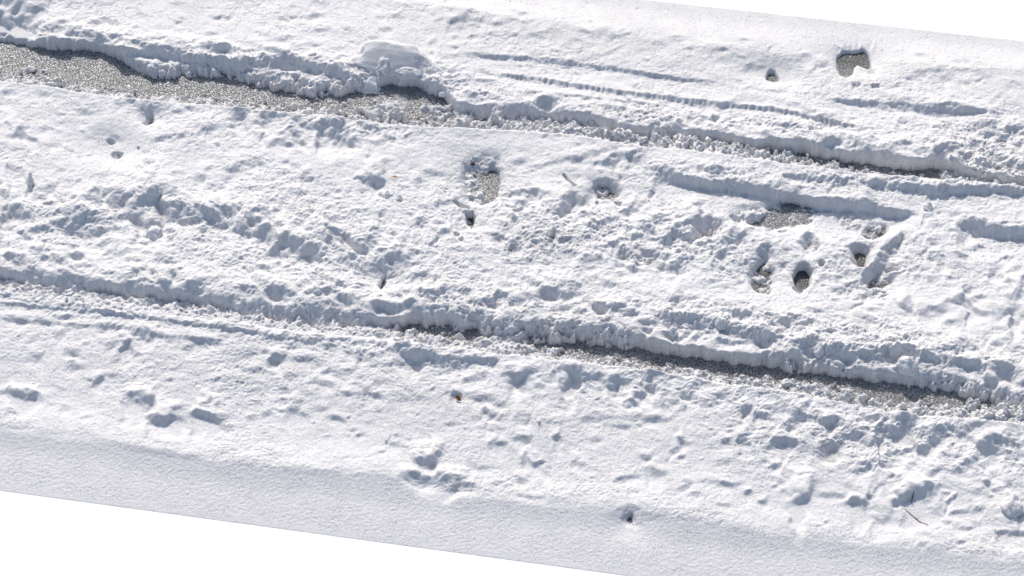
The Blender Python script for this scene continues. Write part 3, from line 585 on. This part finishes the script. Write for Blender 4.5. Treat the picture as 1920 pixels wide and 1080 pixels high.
# snow: white, with thin grey slush where it lies only millimetres deep on the road
SNOW_C = (0.765, 0.752, 0.742)
def snow_material(name, thin=True):
    m, nt, b = new_mat(name, SNOW_C, .55, .25)
    geo = N(nt, "ShaderNodeNewGeometry")
    n1 = N(nt, "ShaderNodeTexNoise", Scale=95.0, Detail=3.0, Roughness=.65)
    n2 = N(nt, "ShaderNodeTexNoise", Scale=7.0, Detail=4.0, Roughness=.6)
    n3 = N(nt, "ShaderNodeTexNoise", Scale=330.0, Detail=2.0)
    for n in (n1, n2, n3): nt.links.new(geo.outputs["Position"], n.inputs["Vector"])
    dirt = N(nt, "ShaderNodeMath", operation='MULTIPLY')
    nt.links.new(ramp(nt, n1.outputs[0], .48, .68), dirt.inputs[0])
    nt.links.new(ramp(nt, n2.outputs[0], .36, .62), dirt.inputs[1])
    c = mixcol(nt, dirt.outputs[0], SNOW_C, (0.52, 0.52, 0.525))
    if thin:
        ad0 = N(nt, "ShaderNodeAttribute"); ad0.attribute_name = "dirt"
        n5 = N(nt, "ShaderNodeTexNoise", Scale=140.0, Detail=4.0, Roughness=.7)
        n6 = N(nt, "ShaderNodeTexNoise", Scale=16.0, Detail=3.0)
        for n in (n5, n6): nt.links.new(geo.outputs["Position"], n.inputs["Vector"])
        m1 = N(nt, "ShaderNodeMath", operation='MULTIPLY')
        nt.links.new(ramp(nt, n5.outputs[0], .40, .66), m1.inputs[0]); nt.links.new(ramp(nt, n6.outputs[0], .3, .6), m1.inputs[1])
        m2 = N(nt, "ShaderNodeMath", operation='MULTIPLY')
        nt.links.new(m1.outputs[0], m2.inputs[0]); nt.links.new(ad0.outputs["Fac"], m2.inputs[1])
        c = mixcol(nt, m2.outputs[0], c, (0.33, 0.33, 0.325))
        at = N(nt, "ShaderNodeAttribute"); at.attribute_name = "slush"
        n4 = N(nt, "ShaderNodeTexNoise", Scale=60.0, Detail=3.0)
        nt.links.new(geo.outputs["Position"], n4.inputs["Vector"])
        ad = N(nt, "ShaderNodeMath", operation='MULTIPLY_ADD')
        nt.links.new(n4.outputs[0], ad.inputs[0]); ad.inputs[1].default_value = 1.2
        nt.links.new(at.outputs["Fac"], ad.inputs[2])
        c = mixcol(nt, ramp(nt, ad.outputs[0], .75, 1.55, 0, .8), c, (0.30, 0.305, 0.31))
    nt.links.new(c, b.inputs["Base Color"])
    bp = N(nt, "ShaderNodeBump", Strength=.8, Distance=.0046)
    ad2 = N(nt, "ShaderNodeMath", operation='MULTIPLY_ADD')
    nt.links.new(n3.outputs[0], ad2.inputs[0]); ad2.inputs[1].default_value = .55
    nt.links.new(n1.outputs[0], ad2.inputs[2])
    nt.links.new(ad2.outputs[0], bp.inputs["Height"])
    nt.links.new(bp.outputs[0], b.inputs["Normal"])
    return m
M_SNOW = snow_material("snow")
M_CLUMP = snow_material("clump_snow", False)

# wet asphalt: pale worn stones, black joints, thin film of water
def asphalt_material():
    m, nt, b = new_mat("wet_asphalt", (0.1, 0.1, 0.1), .6, .9)
    geo = N(nt, "ShaderNodeNewGeometry")
    v1 = N(nt, "ShaderNodeTexVoronoi", Scale=78.0); v1.feature = 'DISTANCE_TO_EDGE'
    v2 = N(nt, "ShaderNodeTexVoronoi", Scale=78.0)
    n1 = N(nt, "ShaderNodeTexNoise", Scale=160.0, Detail=3.0)
    n2 = N(nt, "ShaderNodeTexNoise", Scale=9.0, Detail=3.0)
    wob = N(nt, "ShaderNodeTexNoise", Scale=45.0, Detail=2.0)
    sc = N(nt, "ShaderNodeVectorMath", operation='MULTIPLY_ADD')
    nt.links.new(geo.outputs["Position"], wob.inputs["Vector"])
    nt.links.new(wob.outputs["Color"], sc.inputs[0]); sc.inputs[1].default_value = (.014, .014, .0)
    nt.links.new(geo.outputs["Position"], sc.inputs[2])
    fl = N(nt, "ShaderNodeVectorMath", operation='MULTIPLY'); fl.inputs[1].default_value = (.75, 1.15, 0)
    nt.links.new(sc.outputs[0], fl.inputs[0])
    for n in (v1, v2): nt.links.new(fl.outputs[0], n.inputs["Vector"])
    for n in (n1, n2): nt.links.new(geo.outputs["Position"], n.inputs["Vector"])
    stone = ramp(nt, v1.outputs["Distance"], .01, .15)
    sep = N(nt, "ShaderNodeSeparateColor"); nt.links.new(v2.outputs["Color"], sep.inputs[0])
    tone = mixcol(nt, ramp(nt, sep.outputs[0], .1, .9), (0.27, 0.272, 0.270), (0.47, 0.472, 0.468))
    c = mixcol(nt, stone, (0.02, 0.021, 0.022), tone)
    c = mixcol(nt, ramp(nt, n2.outputs[0], .35, .7, 0, .35), c, (0.10, 0.105, 0.11))
    wa = N(nt, "ShaderNodeAttribute"); wa.attribute_name = "wet"
    c = mixcol(nt, ramp(nt, wa.outputs["Fac"], 0, .8, 0, .9), c, (0.03, 0.031, 0.034))  # mask mixes a near-black tone into the asphalt colour
    nt.links.new(c, b.inputs["Base Color"])
    nt.links.new(ramp(nt, n1.outputs[0], .3, .7, .38, .58), b.inputs["Roughness"])
    hh = N(nt, "ShaderNodeMath", operation='MULTIPLY_ADD')
    nt.links.new(n1.outputs[0], hh.inputs[0]); hh.inputs[1].default_value = .5
    nt.links.new(stone, hh.inputs[2])
    bp = N(nt, "ShaderNodeBump", Strength=.6, Distance=.0042)
    nt.links.new(hh.outputs[0], bp.inputs["Height"]); nt.links.new(bp.outputs[0], b.inputs["Normal"])
    return m
M_ROAD = asphalt_material()
M_BLANK, _, _ = new_mat("plain_white", (.985, .985, .985), .8, 0.0)  # even white for the added backdrop plane

slush = np.clip(1 - (H + .002) / .022, 0, 1) * rough * (V < near_w[None] - 10)
dirty = .16 + zone([(1100, 62, 240, 34, .40), (850, 50, 160, 26, .35), (1400, 110, 200, 30, .35), (1750, 140, 160, 26, .35), (960, 445, 70, 34, .55),
               (1045, 450, 60, 30, .4), (450, 670, 330, 50, .38), (760, 740, 200, 40, .3), (905, 320, 60, 45, .5), (1150, 200, 260, 22, .35), (1600, 150, 60, 14, .5),
               (1440, 510, 60, 40, .4), (1640, 440, 60, 40, .4), (1650, 520, 60, 30, .4), (1080, 790, 220, 30, .3), (1450, 800, 220, 36, .3), (1560, 850, 40, 24, .5),
               (300, 20, 260, 20, .25), (1130, 350, 60, 30, .5), (1200, 480, 80, 26, .35)]) \
    + .35 * np.exp(-((V - cB[None]) / 16.0) ** 2) * lineval([(0, .2), (700, .4), (900, 1), (1920, 1)])[None] + .9 * np.clip(rB * lineval([(0, .12), (700, .2), (800, .5), (1920, .5)])[None] + rA * lineval([(0, .5), (850, .45), (950, .12), (1400, .15), (1500, .4), (1920, .3)])[None], 0, 1)
snow = grid_mesh("snow_cover", X, Y, H, M_SNOW, {"slush": slush, "dirt": np.clip(dirty, 0, 1)})
tag(snow, "lumpy trampled snow with two wheel ruts covering the road", None, None, "structure")

# asphalt under it
ru = np.linspace(-880, 2800, 1300); rt = np.linspace(.05, .95, 480)
RU = np.repeat(ru[None], len(rt), 0); RV = edge_top(RU) + rt[:, None] * (edge_bot(RU) - edge_top(RU))
RX, RY = ground(RU, RV, 0)
RZ = 0.0016 * fbm(RX * 70, RY * 70, 2, 501) + .0006 * gnoise(RX * 5, RY * 5, 503) + .0036
darkp = np.zeros(RU.shape)  # darker asphalt colour around the listed holes; soaked patch at the upper verge
for (u, v, a, b) in [(1602, 108, 50, 26), (1450, 130, 30, 18), (1430, 515, 34, 34), (1506, 518, 30, 30), (1614, 480, 30, 26), (1655, 515, 46, 26), (1135, 352, 34, 20),
                     (880, 408, 16, 20), (915, 318, 20, 12), (1500, 376, 44, 12), (278, 212, 20, 16), (206, 256, 16, 10), (218, 280, 20, 14), (716, 525, 16, 16), (1183, 965, 20, 14), (1564, 848, 24, 20)]:
    darkp += np.exp(-((RU - u) / a) ** 2 - ((RV - v) / b) ** 2)
road = grid_mesh("road", RX, RY, RZ, M_ROAD, {"wet": np.clip(darkp, 0, 1)}, smooth=False)
tag(road, "wet grey asphalt showing through the snow in the wheel ruts", None, None, "structure")

# plain white plane added to fill the blank surround beyond the cut edges
gx, gy = np.meshgrid(np.linspace(-400, 400, 3), np.linspace(-400, 400, 3))
gnd = grid_mesh("ground", gx, gy, np.full(gx.shape, -.0011), M_BLANK)
tag(gnd, "flat plain white backdrop either side of the road", None, None, "structure")

# ------------------------------------------------------------------ height lookup at a photograph point
def top_at(u, v):
    v = v - lowered(u, v)
    j = int(np.clip(np.searchsorted(ucols, u), 1, NC - 1))
    i = int(np.clip((v - edge_top(u)) / (edge_bot(u) - edge_top(u)) * (NR - 1), 0, NR - 1))
    return float(X[i, j]), float(Y[i, j]), float(H[i, j])

# ------------------------------------------------------------------ slush crumbs lying in the ruts (uncountable)
def ico(sub):
    import bmesh
    bm = bmesh.new(); bmesh.ops.create_icosphere(bm, subdivisions=sub, radius=1)
    vs = np.array([v.co[:] for v in bm.verts]); fs = np.array([[v.index for v in f.verts] for f in bm.faces])
    bm.free(); return vs, fs

rng = np.random.default_rng(5)
cv, cf = ico(2)
def crumbs_obj(name, zones, mat, label):
    allv, allf, base = [], [], 0
    for (n, ua, ub, ca, cb, s0, s1) in zones:
        la, lb = ca, cb
        for _ in range(n):
            u = rng.uniform(ua, ub); j = int(np.clip(np.searchsorted(ucols, u), 1, NC - 1))
            v = la[j] + (lb[j] - la[j]) * rng.random()
            s = s0 + (s1 - s0) * rng.random() ** 3
            x, y, z = top_at(u, v)
            if z < -.002: z = 0.0
            sc = s * rng.uniform(.65, 1.25, 3)
            ang = rng.uniform(0, 6.28); ca_, sa_ = math.cos(ang), math.sin(ang)
            ph = rng.uniform(0, 20, 3)
            r = 1 + .22 * np.sin(cv @ np.array([2.9, 1.7, 2.2]) + ph[0]) + .18 * np.sin(cv @ np.array([-3.7, 4.1, 1.3]) + ph[1]) + .12 * np.sin(cv @ np.array([5.3, -2.2, 6.1]) + ph[2])
            p = cv * r[:, None] * sc
            p = np.stack([p[:, 0] * ca_ - p[:, 1] * sa_ + x, p[:, 0] * sa_ + p[:, 1] * ca_ + y, p[:, 2] + z + s * .15], 1)
            allv.append(p); allf.append(cf + base); base += len(cv)
    vv = np.concatenate(allv).astype(np.float32); ff = np.concatenate(allf).astype(np.int32)
    me = bpy.data.meshes.new(name)
    me.vertices.add(len(vv)); me.vertices.foreach_set("co", vv.ravel())
    me.loops.add(ff.size); me.loops.foreach_set("vertex_index", ff.ravel())
    me.polygons.add(len(ff)); me.polygons.foreach_set("loop_start", np.arange(0, ff.size, 3, dtype=np.int32))
    me.polygons.foreach_set("loop_total", np.full(len(ff), 3, dtype=np.int32))
    me.polygons.foreach_set("use_smooth", np.full(len(ff), True))
    me.update(calc_edges=True)
    me.materials.append(mat)
    o = bpy.data.objects.new(name, me); COL.objects.link(o)
    return tag(o, label, None, None, "stuff")
LA, LB = lipA, lipB
crumbs_obj("slush_crumbs", [
    (420, -20, 820, LA - 22, LA - 5, .003, .010), (260, 600, 930, LA - 75, LA - 10, .003, .012),
    (90, -20, 110, LA - 45, LA - 20, .004, .012),
    (260, 820, 1160, LA - 24, LA - 6, .003, .012), (420, 1140, 1560, LA - 34, LA - 6, .003, .018),
    (300, 1540, 1800, LA - 26, LA - 5, .003, .013), (200, 1780, 1930, LA - 44, LA - 4, .004, .020),
    (80, 0, 700, LB - 30, LB - 8, .003, .012), (260, 700, 1080, LB - 30, LB - 6, .003, .011),
    (500, 1050, 1400, LB - 22, LB - 5, .003, .010), (600, 1380, 1930, LB - 34, LB - 5, .004, .015)],
    M_CLUMP, "loose crumbs of slush strewn along the wheel ruts")

# ------------------------------------------------------------------ separate lumps of snow
def make_clump(u, v, w, h, label, tall=.8, seed=0, rot=0, sink=.3, wedge=0.0, lean=.4):
    """w, h: width and seen height in photograph pixels; the lump stands on the snow"""
    import bmesh
    a = w / 320.0 / 2
    bm = bmesh.new(); bmesh.ops.create_icosphere(bm, subdivisions=5, radius=1)
    hz = h / 205.0 * tall * .72; b = max(h / 245.0 * .6, a * .4)
    for q in bm.verts:
        c = q.co.copy()
        n = mnoise.noise(c * 1.3 + Vector((seed * 3.1, 0, 7))) * .42 + mnoise.noise(c * 3.1 + Vector((seed, 5, 0))) * .17 + mnoise.noise(c * 8.0 + Vector((0, seed, 0))) * .06 + mnoise.noise(c * 19.0 + Vector((2, seed, 0))) * .025
        c *= (1 + n * (.75 if a < .1 else .42))
        if c.z < 0: c.x *= 1 - c.z * .25; c.y *= 1 - c.z * .25
        c.x += wedge * c.z * .5
        if c.z > 0: c.z *= 1 + lean * max(c.y, -1.0); c.y += .15 * c.z
        q.co = Vector((c.x * a, c.y * b, c.z * hz * .6))
    me = bpy.data.meshes.new("snow_clump"); bm.to_mesh(me); bm.free()
    for p in me.polygons: p.use_smooth = True
    me.materials.append(M_CLUMP)
    o = bpy.data.objects.new("snow_clump", me); COL.objects.link(o)
    x, y, z = top_at(u, v + h * .25)
    o.location = (x, y, z + hz * .6 * (1 - sink) - hz * .40)
    o.rotation_euler = (0, 0, math.radians(rot))
    return tag(o, label, "snow clump", "loose clumps of snow on the road")

CLUMPS = [
    (735, 106, 166, 38, "largest smooth snow block, lying behind the upper wheel rut", .92, 1, -7, .34, 0, .8),
    (720, 120, 30, 24, "knobbly round snow clump just in front of the largest snow block", 1, 2, 0, .2, 0),
    (692, 140, 44, 24, "smooth oval snow clump on slush at the far side of the upper rut", 1, 3, 0, .25, 0),
    (764, 134, 50, 15, "flat snow clump at the right foot of the largest snow block", 1, 4, -6, .3, 0),
    (705, 197, 46, 12, "low snow clump lying alone on bare asphalt in the upper rut", 1, 5, -4, .25, 0),
    (833, 165, 24, 8, "small grey snow clump right of the lone clump in the upper rut", 1, 6, 0, .3, 0),
    (290, 356, 32, 20, "rounded snow clump crowning the tallest snow heap at the left", 1, 7, 0, .3, 0),
    (285, 428, 40, 22, "tilted wedge of snow at the foot of the left snow heap", 1, 8, 30, .4, .4),
    (55, 338, 13, 20, "thin upright plume of snow near the left edge", 1.2, 9, 0, .3, .3),
    (727, 362, 19, 11, "small smooth snow clump below the orange leaf fragment", 1, 10, 0, .3, 0),
    (748, 371, 13, 8, "tiny snow clump just right of the small smooth one below the orange fragment", 1, 11, 0, .3, 0),
    (973, 384, 18, 14, "cone shaped snow clump right of the cracked asphalt print", 1.1, 12, 0, .3, 0),
    (1338, 317, 36, 16, "broad pointed snow clump above the short dark bank", 1, 13, 0, .35, 0),
    (1740, 383, 18, 14, "small angular snow clump beside the end of the short bank", 1, 14, 20, .25, 0),
    (1262, 622, 15, 11, "pale egg shaped snow clump on the wall of the lower rut", 1.1, 15, 20, .2, 0),
    (1350, 606, 22, 16, "pale boulder like snow clump on the heap above the lower rut", 1.1, 16, 0, .3, 0),
    (1700, 683, 36, 20, "rounded snow clump overhanging a dark gap in the lower rut wall", 1, 17, 0, .3, 0),
    (1900, 942, 34, 26, "bright top lit snow lump above the pit at the right edge", .7, 18, -20, .3, 0),
    (1535, 656, 18, 16, "knob of snow on the crest of the lower rut wall", 1, 19, 0, .3, 0),
    (1881, 250, 28, 13, "middle snow clump in the cluster at the upper right edge", 1, 20, 0, .3, 0),
    (1852, 242, 34, 13, "left snow clump in the cluster at the upper right edge", 1, 21, 0, .3, 0),
    (1906, 264, 26, 12, "lowest snow clump in the cluster at the upper right edge", 1, 22, 0, .3, 0),
    (1627, 118, 0, 0, "", 1, 23, 0, .3, 0),
    (594, 548, 16, 12, "small sharp snow clump on the crest of the lower rut, left half", 1, 24, 30, .3, .4),
    (1422, 272, 0, 0, "", 1, 25, 0, .3, 0),
]
for c in CLUMPS:
    if c[2]: make_clump(*c)

# ------------------------------------------------------------------ leaves, twigs, pebbles
def mesh_obj(name, verts, faces, mat, parent=None, smooth=False):
    me = bpy.data.meshes.new(name); me.from_pydata([tuple(v) for v in verts], [], faces); me.update()
    me.materials.append(mat)
    for p in me.polygons: p.use_smooth = smooth
    o = bpy.data.objects.new(name, me); COL.objects.link(o)
    if parent: o.parent = parent
    return o

def tube(name, pts, radii, mat, parent=None, seg=7):
    verts, faces = [], []
    P = [Vector(p) for p in pts]
    for i, p in enumerate(P):
        d = (P[min(i + 1, len(P) - 1)] - P[max(i - 1, 0)]).normalized()
        s = d.cross(Vector((0.2, .1, 1))).normalized(); t = s.cross(d)
        for k in range(seg):
            a = 2 * math.pi * k / seg
            verts.append(p + (s * math.cos(a) + t * math.sin(a)) * radii[i] * (1 + .15 * math.sin(3 * a + i)))
    for i in range(len(P) - 1):
        for k in range(seg):
            faces.append([i * seg + k, i * seg + (k + 1) % seg, (i + 1) * seg + (k + 1) % seg, (i + 1) * seg + k])
    faces.append(list(range(seg))[::-1]); faces.append([(len(P) - 1) * seg + k for k in range(seg)])
    return mesh_obj(name, verts, faces, mat, parent, True)

def col_mat(name, c0, c1, rough=.6, scale=60):
    m, nt, b = new_mat(name, c0, rough, .3)
    geo = N(nt, "ShaderNodeTexCoord"); n = N(nt, "ShaderNodeTexNoise", Scale=float(scale), Detail=4.0)
    nt.links.new(geo.outputs["Object"], n.inputs["Vector"])
    nt.links.new(mixcol(nt, ramp(nt, n.outputs[0], .35, .65), c0, c1), b.inputs["Base Color"])
    return m
M_LEAF = col_mat("dry_leaf", (0.42, 0.15, 0.03), (0.11, 0.035, 0.012), .5, 90)
M_LEAF2 = col_mat("orange_leaf", (0.75, 0.30, 0.10), (0.60, 0.18, 0.05), .6, 90)
M_TWIG = col_mat("twig_bark", (0.035, 0.025, 0.02), (0.10, 0.065, 0.045), .8, 120)
M_TWIG2 = col_mat("grass_stalk", (0.28, 0.17, 0.10), (0.14, 0.09, 0.06), .8, 120)
M_STONE = col_mat("brown_stone", (0.10, 0.065, 0.05), (0.05, 0.035, 0.03), .6, 80)

def leaf(name, u, v, ln, wd, rz, tilt, mat, label, curl=.5, cat="leaf", lift=.004):
    x, y, z = top_at(u, v)
    root = bpy.data.objects.new(name, None); COL.objects.link(root)
    root.location = (x, y, z + lift); root.rotation_euler = (math.radians(tilt), math.radians(10), math.radians(rz))
    tag(root, label, cat)
    verts, faces = [], []
    nl, nw = 14, 6
    for s in range(2):
        for i in range(nl + 1):
            f = i / nl
            hw = wd * .5 * (math.sin(math.pi * f ** .8) ** .8) * (1 + .18 * math.sin(f * 22)) + .0003
            for j in range(nw + 1):
                g = j / nw * 2 - 1
                zz = curl * wd * (g * g) * .6 + curl * ln * .25 * math.sin(f * 3.0) + .0008 * math.sin(f * 30 + g * 4) + (0.0006 if s else 0)
                verts.append((f * ln - ln / 2, g * hw, zz))
    st = (nl + 1) * (nw + 1)
    for s in range(2):
        for i in range(nl):
            for j in range(nw):
                a = s * st + i * (nw + 1) + j
                q = [a, a + nw + 1, a + nw + 2, a + 1]
                faces.append(q if s else q[::-1])
    mesh_obj("blade", verts, faces, mat, root, True)
    tube("stem", [(-ln * .5 - ln * .3, 0, .001), (-ln * .4, 0, curl * ln * .06 + .0012), (0, 0, curl * ln * .25 + .0016), (ln * .4, 0, curl * ln * .12 + .001)],
         [.0011, .0011, .0008, .0004], mat, root, 6)
    return root
leaf("fallen_leaf", 860, 744, .040, .024, -50, 42, M_LEAF, "curled orange brown leaf in a small hollow of the near snow", .6, lift=.014)
leaf("leaf_fragment", 740, 333, .030, .010, 8, 20, M_LEAF2, "tiny bright orange leaf scrap on the snow between the ruts", .3, lift=.005)

def twig(u, v, pts, radii, mat, label, name="twig", cat="twig", side=None, lift=0.0):
    """pts in photograph pixels relative to (u, v): (du, dv, metres above the snow)"""
    root = bpy.data.objects.new(name, None); COL.objects.link(root)
    x, y, z = top_at(u, v)
    root.location = (x, y, z + lift)
    P = []
    for (du, dv, dz) in pts:
        px, py, pz = top_at(u + du, v + dv)
        P.append((px - x, py - y, pz - z + dz))
    root_parts = tube("stem", P, radii, mat, root)
    if side:
        Q = []
        for (du, dv, dz) in side:
            px, py, pz = top_at(u + du, v + dv)
            Q.append((px - x, py - y, pz - z + dz))
        tube("side_shoot", Q, [radii[0] * .7] * (len(Q) - 1) + [.0005], mat, root)
    return tag(root, label, cat)
twig(1714, 934, [(1, -12, .004), (-1, -4, .007), (-3, 2, .006)], [.0012, .0028, .0024], M_TWIG,
     "short dark bent twig standing in the shaded hollow at lower right", side=[(-3, 2, .006), (-1, 7, .005), (2, 11, .003)])
twig(1718, 964, [(-20, -15, .003), (-10, -5, .004), (0, 3, .004), (10, 11, .004), (20, 15, .003), (25, 18, .002)], [.0012, .0020, .0022, .0020, .0014, .0008], M_TWIG2,
     "long thin brown twig lying slantwise below the dark bent twig", side=[(-4, 0, .004), (3, -1, .010), (8, 1, .010)])
twig(1568, 817, [(-5, 0, .003), (0, -.5, .005), (5, .5, .003)], [.0012, .0022, .0012], M_TWIG2, "tiny brown splinter above the round dark hole at lower right", name="wood_splinter", cat="splinter", side=[(0, -.5, .005), (2, -2, .007)])
twig(1183, 965, [(-5, -3, .010), (0, 0, .014), (3, 8, .012)], [.0012, .0022, .0014], M_TWIG, "small dark twig in the gap of the smooth near bank", side=[(0, 0, .014), (4, -4, .014), (6, -3, .012)])
twig(700, 343, [(0, -2, .004), (.4, 2, .006)], [.0010, .0014], M_TWIG, "tiny dark bud scale at the tip of a dented print left of centre", name="bud_scale", cat="bud scale", side=[(.2, 0, .006), (1.6, 1, .008)])

def stone(u, v, r, mat, label, seed):
    import bmesh
    bm = bmesh.new(); bmesh.ops.create_icosphere(bm, subdivisions=3, radius=1)
    for q in bm.verts:
        c = q.co.copy(); c *= 1 + mnoise.noise(c * 1.5 + Vector((seed, 0, 0))) * .5 + mnoise.noise(c * 4 + Vector((seed, 2, 0))) * .12
        q.co = Vector((c.x * r * 1.2, c.y * r, c.z * r * .75))
    me = bpy.data.meshes.new("pebble"); bm.to_mesh(me); bm.free(); me.materials.append(mat)
    o = bpy.data.objects.new("pebble", me); COL.objects.link(o)
    x, y, z = top_at(u, v); o.location = (x, y, z + r * .45)
    return tag(o, label, "pebble")
stone(885, 298, .012, M_STONE, "brown pebble at the top left of the cracked asphalt print", 1)
stone(888, 314, .008, M_STONE, "smaller brown pebble just below the other at the asphalt print", 2)

# ------------------------------------------------------------------ daylight
SUN_EL, SUN_AZ = math.radians(37), math.radians(-14)       # behind the scene, slightly left
d = Vector((math.sin(SUN_AZ) * math.cos(SUN_EL), math.cos(SUN_AZ) * math.cos(SUN_EL), math.sin(SUN_EL)))
sd = bpy.data.lights.new("sun", 'SUN'); sd.energy = 3.45; sd.angle = math.radians(0.5); sd.color = (1.0, .956, .902)
sun = bpy.data.objects.new("sun", sd); COL.objects.link(sun)
sun.rotation_euler = d.to_track_quat('Z', 'Y').to_euler(); sun.location = d * 20
w = bpy.data.worlds.new("World"); S.world = w; w.use_nodes = True
nt = w.node_tree; bg = nt.nodes["Background"]
sky = nt.nodes.new("ShaderNodeTexSky"); sky.sky_type = 'NISHITA'; sky.sun_disc = False
sky.sun_elevation = SUN_EL; sky.sun_rotation = SUN_AZ
sky.air_density = 1.0; sky.dust_density = 2.5; sky.ozone_density = 1.0
nt.links.new(sky.outputs[0], bg.inputs[0]); bg.inputs[1].default_value = .15
S.view_settings.view_transform = 'Standard'; S.view_settings.look = 'None'
S.view_settings.exposure = -0.05; S.view_settings.gamma = 1
S.view_settings.use_curve_mapping = False
S.cycles.max_bounces = 6; S.cycles.diffuse_bounces = 3
print("verts", X.size, "H range", H.min(), H.max())
